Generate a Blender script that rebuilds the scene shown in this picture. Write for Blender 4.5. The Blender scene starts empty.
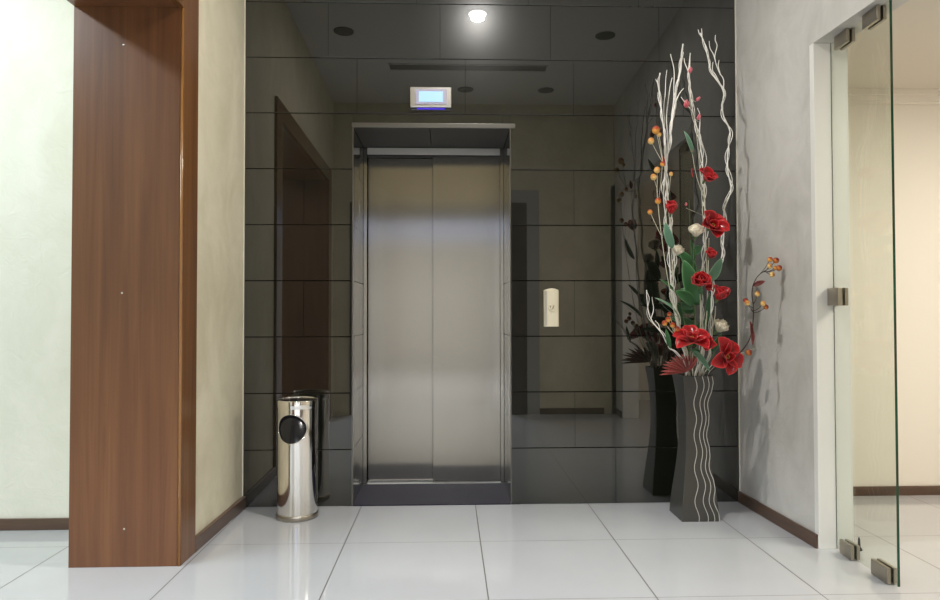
import bpy, bmesh, math, random
from mathutils import Vector, Matrix
random.seed(7)
S = bpy.context.scene
COL = S.collection
PI = math.pi

# ------------------------------------------------------------------ camera
F, PITCH, YAW, ROLL = 660.95, 0.01944, -0.03246, -0.00161
CAM = Vector((1.0594, -3.517, 1.0164))
fwd = Vector((-math.sin(YAW)*math.cos(PITCH), math.cos(YAW)*math.cos(PITCH), math.sin(PITCH)))
r_ = Vector((math.cos(YAW), math.sin(YAW), 0)); u_ = r_.cross(fwd)
RT = r_*math.cos(ROLL) + u_*math.sin(ROLL); UP = -r_*math.sin(ROLL) + u_*math.cos(ROLL)
cd = bpy.data.cameras.new('camera'); cam = bpy.data.objects.new('camera', cd); COL.objects.link(cam)
cd.sensor_width = 36; cd.lens = F/940*36; cd.clip_start = .02
m = Matrix((RT, UP, -fwd)).transposed().to_4x4(); m.translation = CAM
cam.matrix_world = m
S.camera = cam
def at(x, y, Y):
    d = fwd*F + RT*(x-470) + UP*(300-y)
    return CAM + d*((Y-CAM.y)/d.y)

# ------------------------------------------------------------------ materials
def mat(name, base=(.8,.8,.8), rough=.5, metal=0, spec=.5, **kw):
    m = bpy.data.materials.new(name); m.use_nodes = True
    b = m.node_tree.nodes['Principled BSDF']
    b.inputs['Base Color'].default_value = (*base, 1)
    b.inputs['Roughness'].default_value = rough
    b.inputs['Metallic'].default_value = metal
    b.inputs['Specular IOR Level'].default_value = spec
    for k, v in kw.items():
        b.inputs[k.replace('_', ' ')].default_value = v
    return m
def bs(m): return m.node_tree.nodes['Principled BSDF']
def nd(m, t, **kw):
    n = m.node_tree.nodes.new(t)
    for k, v in kw.items(): setattr(n, k, v)
    return n
def lk(m, a, b): m.node_tree.links.new(a, b)
def ramp(m, fac, stops):
    r = nd(m, 'ShaderNodeValToRGB'); e = r.color_ramp.elements
    while len(e) < len(stops): e.new(.5)
    for el, (p, c) in zip(e, stops): el.position = p; el.color = (*c, 1)
    lk(m, fac, r.inputs['Fac']); return r.outputs['Color']
def coords(m, scale=(1,1,1)):
    g = nd(m, 'ShaderNodeNewGeometry'); mp = nd(m, 'ShaderNodeMapping')
    mp.inputs['Scale'].default_value = scale
    lk(m, g.outputs['Position'], mp.inputs['Vector']); return mp.outputs['Vector']
def noise(m, vec, scale, detail=4, rough=.5, dist=0):
    n = nd(m, 'ShaderNodeTexNoise'); n.inputs['Scale'].default_value = scale
    n.inputs['Detail'].default_value = detail; n.inputs['Roughness'].default_value = rough
    n.inputs['Distortion'].default_value = dist
    lk(m, vec, n.inputs['Vector']); return n.outputs['Fac']
def bump(m, h, strength, dist):
    b = nd(m, 'ShaderNodeBump'); b.inputs['Strength'].default_value = strength
    b.inputs['Distance'].default_value = dist
    lk(m, h, b.inputs['Height']); lk(m, b.outputs['Normal'], bs(m).inputs['Normal'])

def plaster(name, c1, c2):
    m = mat(name, c1, .55, spec=.3)
    n = noise(m, coords(m, (1,1,.8)), 3.2, 8, .62, .6)
    lk(m, ramp(m, n, [(.36, c2), (.62, c1)]), bs(m).inputs['Base Color'])
    n2 = noise(m, coords(m, (1,1,1)), 11, 6, .6, 1.2)
    bump(m, n2, .38, .012)
    return m
M = {}
M['plaster'] = plaster('venetian_plaster', (.78,.715,.55), (.66,.60,.435))
M['plaster_white'] = plaster('white_plaster', (.82,.80,.71), (.76,.75,.64))
M['plaster_grey'] = plaster('grey_plaster', (.68,.66,.635), (.55,.535,.505))
M['cream'] = mat('cream_paint', (.84,.79,.70), .6, spec=.3)
M['ceiling'] = mat('ceiling_paint', (.70,.69,.66), .7, spec=.2)
M['cream_ceiling'] = mat('cream_ceiling_paint', (.72,.66,.57), .7, spec=.2)
M['white'] = mat('white_lacquer', (.83,.82,.79), .3)
M['black_tile'] = mat('black_polished_tile', (.0085,.0088,.0060), .26, spec=.16,
                      Coat_Weight=1.0, Coat_Roughness=.012, Coat_IOR=1.95)
M['grout'] = mat('dark_grout', (.008,.008,.007), .9, spec=.1)
M['granite'] = mat('dark_granite', (.020,.020,.028), .40, spec=.10)
def granite_speckle(m):
    n = noise(m, coords(m), 160, 3, .6)
    lk(m, ramp(m, n, [(.45, (.016,.014,.029)), (.75, (.034,.031,.056))]), bs(m).inputs['Base Color'])
granite_speckle(M['granite'])
def brushed(name, col, rough, aniso, scale):
    m = mat(name, col, rough, 1.0)
    b = bs(m); b.inputs['Anisotropic'].default_value = aniso
    t = nd(m, 'ShaderNodeCombineXYZ'); t.inputs[0].default_value = 1
    lk(m, t.outputs[0], b.inputs['Tangent'])
    n = noise(m, coords(m, scale), 1, 3, .6)
    lk(m, ramp(m, n, [(.3, tuple(c*.93 for c in col)), (.7, col)]), b.inputs['Base Color'])
    return m
M['steel'] = brushed('brushed_steel', (.445,.418,.372), .20, 1.0, (420,420,1.2))
M['satin'] = mat('satin_steel', (.62,.60,.56), .28, 1.0)
M['alu'] = mat('pale_aluminium', (.62,.61,.58), .42, .55)
M['edge'] = mat('dull_edge_metal', (.20,.19,.175), .32, 1.0)
M['nickel'] = mat('brushed_nickel', (.42,.38,.32), .36, 1.0)
M['chrome'] = mat('polished_chrome', (.88,.85,.80), .07, 1.0)
M['dark'] = mat('black_interior', (.010,.010,.012), .2)
M['void'] = mat('unlit_recess', (.03,.03,.03), .6)
M['wave'] = mat('wave_paint', (.62,.60,.55), .35)
M['vase'] = mat('charcoal_glaze', (.052,.049,.043), .30, spec=.5)
M['rubber'] = mat('dark_rubber', (.02,.02,.02), .6)
def wood(name, c1, c2, c3, rough, sc=(14,14,.55), coat=.45):
    m = mat(name, c1, rough, spec=.4, Coat_Weight=coat, Coat_Roughness=.38)
    v = coords(m, sc)
    n = noise(m, v, 1.3, 7, .6, .8)
    n2 = noise(m, coords(m, (sc[0]*9, sc[1]*9, sc[2]*3)), 1, 4, .6)
    mx = nd(m, 'ShaderNodeMath', operation='MULTIPLY_ADD')
    lk(m, n2, mx.inputs[0]); mx.inputs[1].default_value = .28
    lk(m, n, mx.inputs[2])
    lk(m, ramp(m, mx.outputs[0], [(.42, c3), (.62, c1), (.85, c2)]), bs(m).inputs['Base Color'])
    return m
M['wood'] = wood('brown_wood_veneer', (.150,.057,.021), (.195,.079,.029), (.110,.039,.014), .33)
M['wood_edge'] = wood('golden_brown_wood', (.155,.062,.018), (.20,.085,.026), (.11,.042,.012), .26)
M['bead'] = mat('golden_bead_wood', (.33,.15,.04), .25, Coat_Weight=.3)
M['base_wood'] = wood('dark_skirting_wood', (.095,.052,.032), (.125,.072,.045), (.07,.038,.024), .35, (1.2,1.2,30))
M['door_wood'] = wood('very_dark_wood', (.045,.028,.02), (.06,.036,.024), (.03,.02,.015), .35)

def floor_mat():
    m = mat('glossy_porcelain_tile', (.66,.66,.655), .05, spec=.8)
    g = nd(m, 'ShaderNodeNewGeometry'); sx = nd(m, 'ShaderNodeSeparateXYZ')
    lk(m, g.outputs['Position'], sx.inputs[0])
    def line(out, off, wid):
        a = nd(m, 'ShaderNodeMath', operation='ADD'); a.inputs[1].default_value = off+60
        lk(m, out, a.inputs[0])
        w = nd(m, 'ShaderNodeMath', operation='PINGPONG'); w.inputs[1].default_value = .3
        lk(m, a.outputs[0], w.inputs[0])
        c = nd(m, 'ShaderNodeMath', operation='LESS_THAN'); c.inputs[1].default_value = wid
        lk(m, w.outputs[0], c.inputs[0]); return c.outputs[0]
    lx = line(sx.outputs[0], 0.0, .0023); ly = line(sx.outputs[1], .56, .0015)
    mx = nd(m, 'ShaderNodeMath', operation='MAXIMUM'); lk(m, lx, mx.inputs[0]); lk(m, ly, mx.inputs[1])
    n = noise(m, coords(m), 1.6, 5, .55)
    col = ramp(m, n, [(.3, (.50,.505,.52)), (.7, (.54,.545,.56))])
    mix = nd(m, 'ShaderNodeMix', data_type='RGBA'); mix.inputs['B'].default_value = (.13,.12,.105,1)
    lk(m, mx.outputs[0], mix.inputs['Factor']); lk(m, col, mix.inputs['A'])
    lk(m, mix.outputs['Result'], bs(m).inputs['Base Color'])
    rr = nd(m, 'ShaderNodeMath', operation='MULTIPLY_ADD'); rr.inputs[1].default_value = .5; rr.inputs[2].default_value = .055
    lk(m, mx.outputs[0], rr.inputs[0]); lk(m, rr.outputs[0], bs(m).inputs['Roughness'])
    return m
M['floor'] = floor_mat()

def emit(name, col, strength):
    m = bpy.data.materials.new(name); m.use_nodes = True
    b = bs(m); b.inputs['Base Color'].default_value = (*(c*.1 for c in col), 1); b.inputs['Roughness'].default_value = .3
    b.inputs['Emission Color'].default_value = (*col, 1); b.inputs['Emission Strength'].default_value = strength
    return m
M['lamp'] = emit('lamp_lens', (.90,.95,1), 40)
M['screen'] = emit('lit_screen', (.50,.80,1.0), .98)
M['blue_halo'] = emit('blue_halo_glow', (.10,.05,1.0), .7)  # emission that imitates the blue halo of the floor display
M['daylight'] = emit('daylit_pane', (.50,.62,1.0), 1.6)

def glass_mat():
    m = bpy.data.materials.new('clear_glass'); m.use_nodes = True
    nt = m.node_tree; nt.nodes.remove(bs(m)); out = nt.nodes['Material Output']
    t = nd(m, 'ShaderNodeBsdfTransparent'); t.inputs[0].default_value = (.94,.965,.94,1)
    g = nd(m, 'ShaderNodeBsdfGlossy'); g.inputs['Roughness'].default_value = .005
    f = nd(m, 'ShaderNodeFresnel'); gm = nd(m, 'ShaderNodeNewGeometry')
    io = nd(m, 'ShaderNodeMapRange'); io.inputs['To Min'].default_value = 1.32; io.inputs['To Max'].default_value = 1/1.32
    lk(m, gm.outputs['Backfacing'], io.inputs['Value']); lk(m, io.outputs[0], f.inputs['IOR'])
    mx = nd(m, 'ShaderNodeMixShader')
    lk(m, f.outputs[0], mx.inputs[0]); lk(m, t.outputs[0], mx.inputs[1]); lk(m, g.outputs[0], mx.inputs[2])
    lk(m, mx.outputs[0], out.inputs[0]); return m
M['glass'] = glass_mat()
M['glass_edge'] = mat('green_glass_edge', (.012,.062,.030), .15)

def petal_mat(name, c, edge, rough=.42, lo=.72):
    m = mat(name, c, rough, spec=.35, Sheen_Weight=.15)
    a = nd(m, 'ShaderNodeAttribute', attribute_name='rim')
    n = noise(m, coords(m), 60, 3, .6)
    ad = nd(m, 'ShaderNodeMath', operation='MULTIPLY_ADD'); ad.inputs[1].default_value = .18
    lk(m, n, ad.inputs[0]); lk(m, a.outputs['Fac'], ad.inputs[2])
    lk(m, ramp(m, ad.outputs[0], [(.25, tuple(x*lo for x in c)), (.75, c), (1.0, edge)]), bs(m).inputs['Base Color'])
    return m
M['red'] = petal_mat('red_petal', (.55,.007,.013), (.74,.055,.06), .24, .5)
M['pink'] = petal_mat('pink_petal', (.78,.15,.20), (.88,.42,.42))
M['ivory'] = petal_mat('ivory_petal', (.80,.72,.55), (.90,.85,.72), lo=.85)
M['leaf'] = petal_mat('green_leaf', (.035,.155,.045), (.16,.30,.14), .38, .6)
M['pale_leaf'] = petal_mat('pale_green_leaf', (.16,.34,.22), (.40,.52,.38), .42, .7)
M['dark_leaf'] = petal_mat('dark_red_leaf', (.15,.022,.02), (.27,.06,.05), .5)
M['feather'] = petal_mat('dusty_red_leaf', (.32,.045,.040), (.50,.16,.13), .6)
M['white_wood'] = mat('white_painted_twig', (.93,.91,.86), .5)
M['stem'] = mat('green_stem', (.10,.17,.06), .5)
M['pale_stem'] = mat('cream_stem', (.62,.60,.48), .5)
M['brown_stem'] = mat('dark_brown_twig', (.045,.022,.018), .5)
M['stamen'] = mat('yellow_stamen', (.50,.36,.08), .5)
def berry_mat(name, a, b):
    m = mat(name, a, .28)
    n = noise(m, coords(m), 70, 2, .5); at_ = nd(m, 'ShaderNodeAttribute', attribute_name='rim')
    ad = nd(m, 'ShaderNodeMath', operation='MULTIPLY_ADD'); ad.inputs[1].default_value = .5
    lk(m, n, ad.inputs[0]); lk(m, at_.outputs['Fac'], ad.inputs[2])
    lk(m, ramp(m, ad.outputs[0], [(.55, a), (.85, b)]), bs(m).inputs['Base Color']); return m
M['orange_berry'] = berry_mat('orange_berry', (.80,.40,.08), (.42,.05,.015))
M['yellow_berry'] = berry_mat('yellow_berry', (.82,.56,.20), (.62,.26,.06))
M['red_berry'] = berry_mat('red_berry', (.62,.20,.04), (.26,.02,.012))

# ------------------------------------------------------------------ helpers
def link(name, bm, mats, parent=None, smooth=False):
    me = bpy.data.meshes.new(name)
    if not isinstance(mats, (list, tuple)): mats = [mats]
    if parent is not None:
        w = parent; off = Vector()
        while w is not None: off += w.location; w = w.parent
        bmesh.ops.translate(bm, vec=-off, verts=bm.verts)
    bmesh.ops.recalc_face_normals(bm, faces=bm.faces)
    bm.to_mesh(me); bm.free()
    for x in mats: me.materials.append(x)
    if smooth:
        for p in me.polygons: p.use_smooth = True
    o = bpy.data.objects.new(name, me); COL.objects.link(o)
    if parent is not None: o.parent = parent
    return o
def box(bm, x0, x1, y0, y1, z0, z1, mi=0, bev=0):
    r = bmesh.ops.create_cube(bm, size=1)
    vs = r['verts']
    for v in vs:
        v.co = Vector(((x0+x1)/2 + v.co.x*(x1-x0), (y0+y1)/2 + v.co.y*(y1-y0), (z0+z1)/2 + v.co.z*(z1-z0)))
    fs = {f for v in vs for f in v.link_faces}
    for f in fs: f.material_index = mi
    if bev:
        es = list({e for v in vs for e in v.link_edges})
        g = bmesh.ops.bevel(bm, geom=es, offset=bev, segments=2, affect='EDGES', profile=.5)
        for f in g['faces']: f.material_index = mi
def catmull(pts, n=6):
    P = [Vector(p) for p in pts]; out = []
    Q = [P[0]*2-P[1]] + P + [P[-1]*2-P[-2]]
    for i in range(1, len(Q)-2):
        a, b, c, d = Q[i-1:i+3]
        for k in range(n):
            t = k/n
            out.append(.5*((2*b) + (c-a)*t + (2*a-5*b+4*c-d)*t*t + (3*b-a-3*c+d)*t**3))
    out.append(P[-1]); return out
def tube(bm, pts, r0, r1, seg=7, n=5, wob=0, mi=0):
    P = catmull(pts, n) if n > 1 else [Vector(p) for p in pts]
    L = len(P); rings = []; prev = None
    for i, p in enumerate(P):
        t = (P[min(i+1, L-1)] - P[max(i-1, 0)])
        if t.length < 1e-9: t = Vector((0,0,1))
        t.normalize()
        a = prev - t*prev.dot(t) if prev is not None else t.orthogonal()
        if a.length < 1e-6: a = t.orthogonal()
        a.normalize(); b = t.cross(a); prev = a
        r = r0 + (r1-r0)*i/(L-1)
        if wob: r *= 1 + wob*math.sin(i*2.1)
        rings.append([bm.verts.new(p + (a*math.cos(2*PI*k/seg) + b*math.sin(2*PI*k/seg))*r) for k in range(seg)])
    for A, B in zip(rings, rings[1:]):
        for k in range(seg):
            f = bm.faces.new((A[k], A[(k+1)%seg], B[(k+1)%seg], B[k])); f.material_index = mi
    for R in (rings[0], rings[-1]):
        f = bm.faces.new(R); f.material_index = mi
def lathe(bm, prof, cx, cy, seg=48, mi=0, caps=(True, True)):
    rings = []
    for r, z in prof:
        rings.append([bm.verts.new((cx + r*math.cos(2*PI*k/seg), cy + r*math.sin(2*PI*k/seg), z)) for k in range(seg)])
    for A, B in zip(rings, rings[1:]):
        for k in range(seg):
            f = bm.faces.new((A[k], A[(k+1)%seg], B[(k+1)%seg], B[k])); f.material_index = mi
    if caps[0]: bm.faces.new(rings[0]).material_index = mi
    if caps[1]: bm.faces.new(rings[-1]).material_index = mi
def sphere(bm, c, r, sc=(1,1,1), seg=10):
    g = bmesh.ops.create_uvsphere(bm, u_segments=seg, v_segments=max(6, seg*2//3), radius=r)
    for v in g['verts']:
        v.co = Vector((v.co.x*sc[0], v.co.y*sc[1], v.co.z*sc[2])) + Vector(c)
def struct(name, bm, mats, parent=None, smooth=False):
    o = link(name, bm, mats, parent, smooth)
    if parent is None: o['kind'] = 'structure'
    return o
def thing(name, loc, label, cat, group=None):
    o = bpy.data.objects.new(name, None); COL.objects.link(o)
    o.location = loc; o.empty_display_size = .05
    return tag(o, label, cat, group)
def skew(o, x0=0, y0=0, k=-.040):
    for c in [o] + list(o.children):
        for v in c.data.vertices: v.co.x += k*(v.co.y - y0)
    return o
def tag(o, label, cat, group=None):
    o['label'] = label; o['category'] = cat
    if group: o['group'] = group
    return o
B = bmesh.new
def boxes(*bs_):
    bm = B()
    for b in bs_: box(bm, *b)
    return bm

# ------------------------------------------------------------------ setting
XL, XR, H = -.020, 2.621, 3.12         # lobby
DX0, DX1, DZ = .553, 1.39, 2.005       # lift opening
TH = .297
struct('floor', boxes((-4.2, 6.2, -8.2, .0, -.12, 0), (-4.2, DX0-.05, 0, .3, -.12, 0), (DX1+.05, 6.2, 0, .3, -.12, 0)), M['floor'])
struct('ceiling', boxes((-.2, 2.76, -3.16, .02, H, H+.1)), M['ceiling'])
struct('ceiling_left_room', boxes((-4.2, -.2, -4.1, .1, H, H+.1)), M['ceiling'])
struct('ceiling_right_room', boxes((2.755, 6.0, -4.1, .2, 2.255, 2.35)), M['cream_ceiling'])
struct('ceiling_hall', boxes((-.7, 2.9, -8.0, -3.2, 3.0, 3.1)), M['ceiling'])

# back wall of polished black tiles, with the lift opening and its tiled reveals
def chamfer_tile(bm, P, U, V, N, w, h, c=.0018, t=.018, cu=None):
    cu = c if cu is None else cu
    P, U, V, N = map(Vector, (P, U, V, N))
    o = [P - N*c, P + U*w - N*c, P + U*w + V*h - N*c, P + V*h - N*c]
    i = [P + U*cu + V*c, P + U*(w-cu) + V*c, P + U*(w-cu) + V*(h-c), P + U*cu + V*(h-c)]
    b = [q - N*(t-c) for q in o]
    o, i, b = [[bm.verts.new(q) for q in L] for L in (o, i, b)]
    bm.faces.new(i); bm.faces.new(b)
    for k in range(4):
        bm.faces.new((o[k], o[(k+1)%4], i[(k+1)%4], i[k])); bm.faces.new((b[k], b[(k+1)%4], o[(k+1)%4], o[k]))
wb = B()
G = .0012
rows = 11
odd = [.294, 1.733, 2.33]; even = [1.951]
js = {0: even, 1: odd, 2: even, 3: odd, 4: even, 5: odd, 6: [DX0, 1.351, 1.951], 7: [.573, 1.15, 1.733, 2.33],
      8: [.42, 1.015, 1.61, 2.2], 9: [.294, .89, 1.49, 2.09], 10: [.6, 1.2, 1.8, 2.4]}
for k in range(rows):
    z0, z1 = k*TH, min((k+1)*TH, H)
    cuts = sorted(set([XL] + js[k] + [XR] + ([DX0, DX1] if z0 < DZ else [])))
    for a, b in zip(cuts, cuts[1:]):
        zz0 = z0
        if z0 < DZ and a >= DX0-.001 and b <= DX1+.001:
            if z1 <= DZ: continue
            zz0 = DZ
        if z1 - zz0 < .02: continue
        chamfer_tile(wb, (a+.0003, 0, zz0+G), (1,0,0), (0,0,1), (0,-1,0), b-a-.0006, z1-zz0-2*G, cu=.0005)
    if z0 < DZ:                                          # reveals
        zt = min(z1, DZ)
        chamfer_tile(wb, (DX0, .44, z0+G), (0,-1,0), (0,0,1), (1,0,0), .438, zt-z0-2*G)
        chamfer_tile(wb, (DX1, .002, z0+G), (0,1,0), (0,0,1), (-1,0,0), .438, zt-z0-2*G)
for f in wb.faces: f.material_index = 0
nf = len(wb.faces)
for a, b in ((DX0, .96), (.96, DX1)):
    chamfer_tile(wb, (a+G, .002, DZ), (1,0,0), (0,1,0), (0,0,-1), b-a-2*G, .44)
wb.faces.ensure_lookup_table()
for f in wb.faces[nf:]: f.material_index = 2
box(wb, XL, DX0-.015, .015, .30, 0, H, 1); box(wb, DX1+.015, XR, .015, .30, 0, H, 1); box(wb, DX0-.016, DX1+.016, .015, .30, DZ+.016, H, 1)
box(wb, DX0-.07, DX0-.015, .29, .62, 0, DZ+.06, 1); box(wb, DX1+.015, DX1+.07, .29, .62, 0, DZ+.06, 1); box(wb, DX0-.07, DX1+.07, .29, .62, DZ+.016, DZ+.08, 1)
struct('wall_back', wb, [M['black_tile'], M['grout'], mat('dark_satin_soffit', (.022,.020,.016), .45, spec=.15)])
struct('floor_lift_threshold', boxes((DX0, DX1, .002, .43, -.03, .004)), M['granite'])

# side walls, front wall
skew(struct('wall_left', boxes((-.418, XL, -.785, .25, 0, H), (-.418, XL, -2.72, -.785, 2.285, H), (-.418, XL, -3.16, -2.72, 0, H)), M['plaster']), k=.021)
skew(struct('wall_right', boxes((XR, 2.750, -.68, .25, 0, H), (XR, 2.750, -2.82, -.68, 2.19, H), (XR, 2.750, -3.16, -2.82, 0, H)), M['plaster_grey']))
FX0, FX1 = .10, 1.675
struct('wall_front', boxes((XL-.4, FX0-.02, -3.22, -3.10, 0, H), (FX1+.02, XR+.2, -3.22, -3.10, 0, H), (FX0-.02, FX1+.02, -3.22, -3.10, 2.12, H)), M['plaster'])
struct('wall_left_room', boxes((-4.2, -.44, -.32, -.2, 0, H), (-4.2, -4.1, -4.1, -.32, 0, H), (-4.2, -.43, -4.2, -4.1, 0, H)), M['plaster_white'])
struct('wall_right_room', boxes((2.745, 6.0, .099, .22, 0, 2.3), (5.9, 6.0, -4.1, .1, 0, 2.3), (2.8, 6.0, -4.2, -4.1, 0, 2.3), (2.70, 2.80, -4.1, -3.1, 0, 2.3)), M['cream'])
struct('wall_hall', boxes((-.7, -.6, -8, -3.2, 0, 3.0), (2.60, 2.69, -8, -3.2, 0, 3.0), (-.7, .3, -8.1, -8, 0, 3.0), (1.9, 2.7, -8.1, -8, 0, 3.0), (.3, 1.9, -8.1, -8, 2.9, 3.0), (.3, 1.9, -8.1, -8, 0, 2.3)), M['plaster_grey'])
# glazed entrance at the far end of the hall behind the camera
wn = struct('window_1', boxes((.3, 1.9, -8.07, -8.05, 2.3, 2.9)), M['daylight'])
struct('window_frame', boxes((.3, .36, -8.05, -7.98, 2.3, 2.9), (1.84, 1.9, -8.05, -7.98, 2.3, 2.9), (1.07, 1.13, -8.05, -7.98, 2.3, 2.9), (.3, 1.9, -8.05, -7.98, 2.84, 2.9), (.3, 1.9, -8.05, -7.98, 2.3, 2.35)), M['white'], wn)

struct('trim_7', boxes((XL, XL+.004, -.004, .002, .06, H), (XR-.004, XR, -.004, .002, .06, H)), mat('pale_corner_bead', (.75,.72,.62), .5))
# skirting boards
def skirting(name, *bb): return struct(name, boxes(*[b + (0, .003) if len(b) == 6 else b for b in bb]), M['base_wood'])
skew(skirting('baseboard_left', (XL, XL+.020, -.655, -.001, 0, .060)), k=.021)
skew(skirting('baseboard_right', (XR-.013, XR, -.703, -.001, 0, .060), (XR-.013, XR, -3.08, -2.85, 0, .06)))
skirting('baseboard_left_room', (-4.1, -.46, -.333, -.32, 0, .054))
skirting('baseboard_right_room', (2.775, 5.9, .086, .099, 0, .051))
skirting('baseboard_front', (FX1+.295, XR, -3.10, -3.087, 0, .06))
# cornice of the right-hand room
cr = B(); box(cr, 2.775, 5.9, .045, .099, 2.222, 2.255); box(cr, 2.775, 5.9, .066, .099, 2.196, 2.222); box(cr, 2.775, 5.9, .084, .099, 2.182, 2.196)
struct('trim_1', cr, M['cream'])

# wooden lining and casing of the left passage
ln = struct('trim_2', boxes((-.444, -.016, -.805, -.784, 0, 2.266, 0, .002)), M['wood'])
struct('lining_panel', boxes((-.444, -.016, -2.721, -2.70, 0, 2.266, 0, .002)), M['wood'], ln)
struct('lining_head', boxes((-.444, -.016, -2.721, -.784, 2.266, 2.286)), M['wood'], ln)
def casing(y0, y1, z0, z1):
    return boxes((-.030, -.001, y0, y1, z0, z1, 0, .003))
struct('casing_post', casing(-.803, -.655, 0, 2.385), M['wood_edge'], ln)
struct('casing_post', casing(-2.85, -2.702, 0, 2.385), M['wood_edge'], ln)
struct('casing_head', casing(-2.702, -.803, 2.264, 2.385), M['wood_edge'], ln)
bd = B()
tube(bd, [(-.009, -.7985, .0), (-.009, -.7985, 2.27)], .007, .007, 8, 1)
struct('bead', bd, M['bead'], ln, True)
bd = B(); tube(bd, [(-.009, -.7985, 2.270), (-.009, -2.705, 2.270)], .007, .007, 8, 1)
struct('bead', bd, M['bead'], ln, True)
skew(ln, k=.021)
for px, py in ((123.5, 45), (122, 293), (124, 529)):
    p = at(px, py, -.806); sc = B(); sphere(sc, p, .0042, (1,.4,1), 10)
    struct('screw_cap', sc, M['satin'], ln, True)
# white jamb of the glazed opening
wj = struct('trim_3', boxes((XR-.001, 2.773, -.709, -.679, 0, 2.19, 0, .002)), M['white'])
struct('jamb_stop', boxes((2.697, 2.699, -.7105, -.7085, 0, 2.19)), M['dark'], wj)
struct('jamb', boxes((XR-.001, 2.773, -2.822, -2.79, 0, 2.19, 0, .002)), M['white'], wj)
skew(wj)
# lining of the doorway behind the camera
fl = struct('trim_4', boxes((FX1, FX1+.022, -3.24, -3.085, 0, 2.1), (FX0-.022, FX0, -3.24, -3.085, 0, 2.1), (FX0-.022, FX1+.022, -3.24, -3.085, 2.1, 2.122)), M['door_wood'])
struct('casing', boxes((FX1+.17, FX1+.295, -3.10, -3.085, 0, 2.25), (FX0, FX1+.17, -3.10, -3.085, 2.122, 2.25)), mat('grey_casing', (.42,.42,.40), .4), fl)
struct('casing_board', boxes((FX1+.022, FX1+.17, -3.10, -3.080, 0, 2.122)), M['door_wood'], fl)

# ------------------------------------------------------------------ lift
# thin edge profile around the opening
ed = struct('trim_5', boxes((DX0-.004, DX0+.002, -.005, .01, .002, 2.006), (DX1-.002, DX1+.003, -.004, .01, .002, 2.006)), M['edge'])
struct('head_profile', boxes((DX0-.006, 1.417, -.010, .004, 2.004, 2.028, 0, .002)), M['edge'], ed)
# steel frame of the doors
fr = struct('trim_6', boxes((DX0, .575, .425, .52, .006, 2.003, 0, .002)), M['steel'])
struct('jamb', boxes((1.369, DX1, .425, .52, .006, 2.003, 0, .002)), M['steel'], fr)
struct('header', boxes((.575, 1.369, .425, .52, 1.962, 2.003, 0, .002)), M['alu'], fr)
struct('underside_shade', boxes((.575, 1.369, .428, .47, 1.954, 1.962)), M['rubber'], fr)  # added dark strip that keeps the header's underside dark
sl = struct('sill', boxes((DX0, DX1, .431, .56, -.02, .006)), mat('bright_sill_aluminium', (.86,.85,.82), .35, .3), fr)
struct('sill_groove', boxes((.575, 1.369, .462, .472, .0058, .0066)), M['rubber'], fr)
l1 = struct('door_1', boxes((.560, .990, .480, .505, .012, 1.985, 0, .0015)), M['steel'])
l2 = struct('door_2', boxes((.966, 1.385, .444, .470, .010, 1.985, 0, .0015)), M['steel'])

# ------------------------------------------------------------------ floor indicator and call panel
dp = thing('floor_indicator', (.9665, -.03, 2.161), 'silver framed lit floor display on the black tiles above the lift doors', 'display')
bm = B(); x0, x1, z0, z1 = .857, 1.076, 2.107, 2.215
# frame ring with a recessed middle
box(bm, x0, x1, -.030, -.008, z0, z1, 0, .004)
link('housing', bm, M['satin'], dp)
link('bezel', boxes((.884, 1.050, -.0325, -.028, 2.121, 2.202, 0, .0015)), mat('screen_tinted_bezel', (.36,.34,.46), .4), dp)  # bezel colour carries the violet cast of the screen's light
link('screen', boxes((.903, 1.031, -.0345, -.030, 2.134, 2.190, 0, .0008)), M['screen'], dp)
link('halo_strip', boxes((x0+.035, x1-.035, -.0085, -.001, z0-.004, z1+.004)), M['blue_halo'], dp)  # added glowing strip, stands for the blue halo round the display
cp = thing('call_panel', (1.607, -.02, 1.045), 'slim cream lift call panel on the black tiles right of the lift', 'call panel')
bm = B()
prof = [(1.567, -.001), (1.567, -.012), (1.573, -.021), (1.590, -.0245), (1.607, -.0255), (1.624, -.0245), (1.641, -.021), (1.647, -.012), (1.647, -.001)]
A_ = [bm.verts.new((x, y, .943)) for x, y in prof]
nb = 1.146
Bv = [bm.verts.new((x, y, nb - .010*abs((x-1.607)/.04)**2)) for x, y in prof]
for k in range(len(prof)):
    bm.faces.new((A_[k], A_[(k+1) % len(prof)], Bv[(k+1) % len(prof)], Bv[k]))
bm.faces.new(A_); bm.faces.new(Bv)
link('plate', bm, mat('cream_call_plate', (.80,.73,.56), .4), cp)
link('side_strip', boxes((1.570, 1.582, -.0248, -.018, .95, 1.132)), mat('grey_side_strip', (.52,.50,.45), .35, .3), cp)
bm = B(); bmesh.ops.create_cone(bm, cap_ends=True, segments=24, radius1=.019, radius2=.018, depth=.006,
                               matrix=Matrix.Translation((1.607, -.027, 1.043)) @ Matrix.Rotation(PI/2, 4, 'X'))
bt = link('button', bm, mat('pale_button', (.76,.69,.52), .4), cp)
bm = B()
for sx in (-1, 1):
    vs = [bm.verts.new((1.607 + sx*a, -.0306, 1.043 + b)) for a, b in ((.004, -.012), (.013, .012), (.009, .012), (.002, -.004))]
    bm.faces.new(vs)
g = bmesh.ops.extrude_face_region(bm, geom=list(bm.faces))
bmesh.ops.translate(bm, vec=(0, .001, 0), verts=[v for v in g['geom'] if isinstance(v, bmesh.types.BMVert)])
link('arrow_mark', bm, mat('brown_mark', (.20,.15,.08), .5), bt)
bm = B(); sphere(bm, (1.604, -.0305, 1.040), .0042, (1,.5,1), 8)
link('indicator_lamp', bm, mat('pale_lamp', (.9,.86,.66), .3), bt, True)

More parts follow.
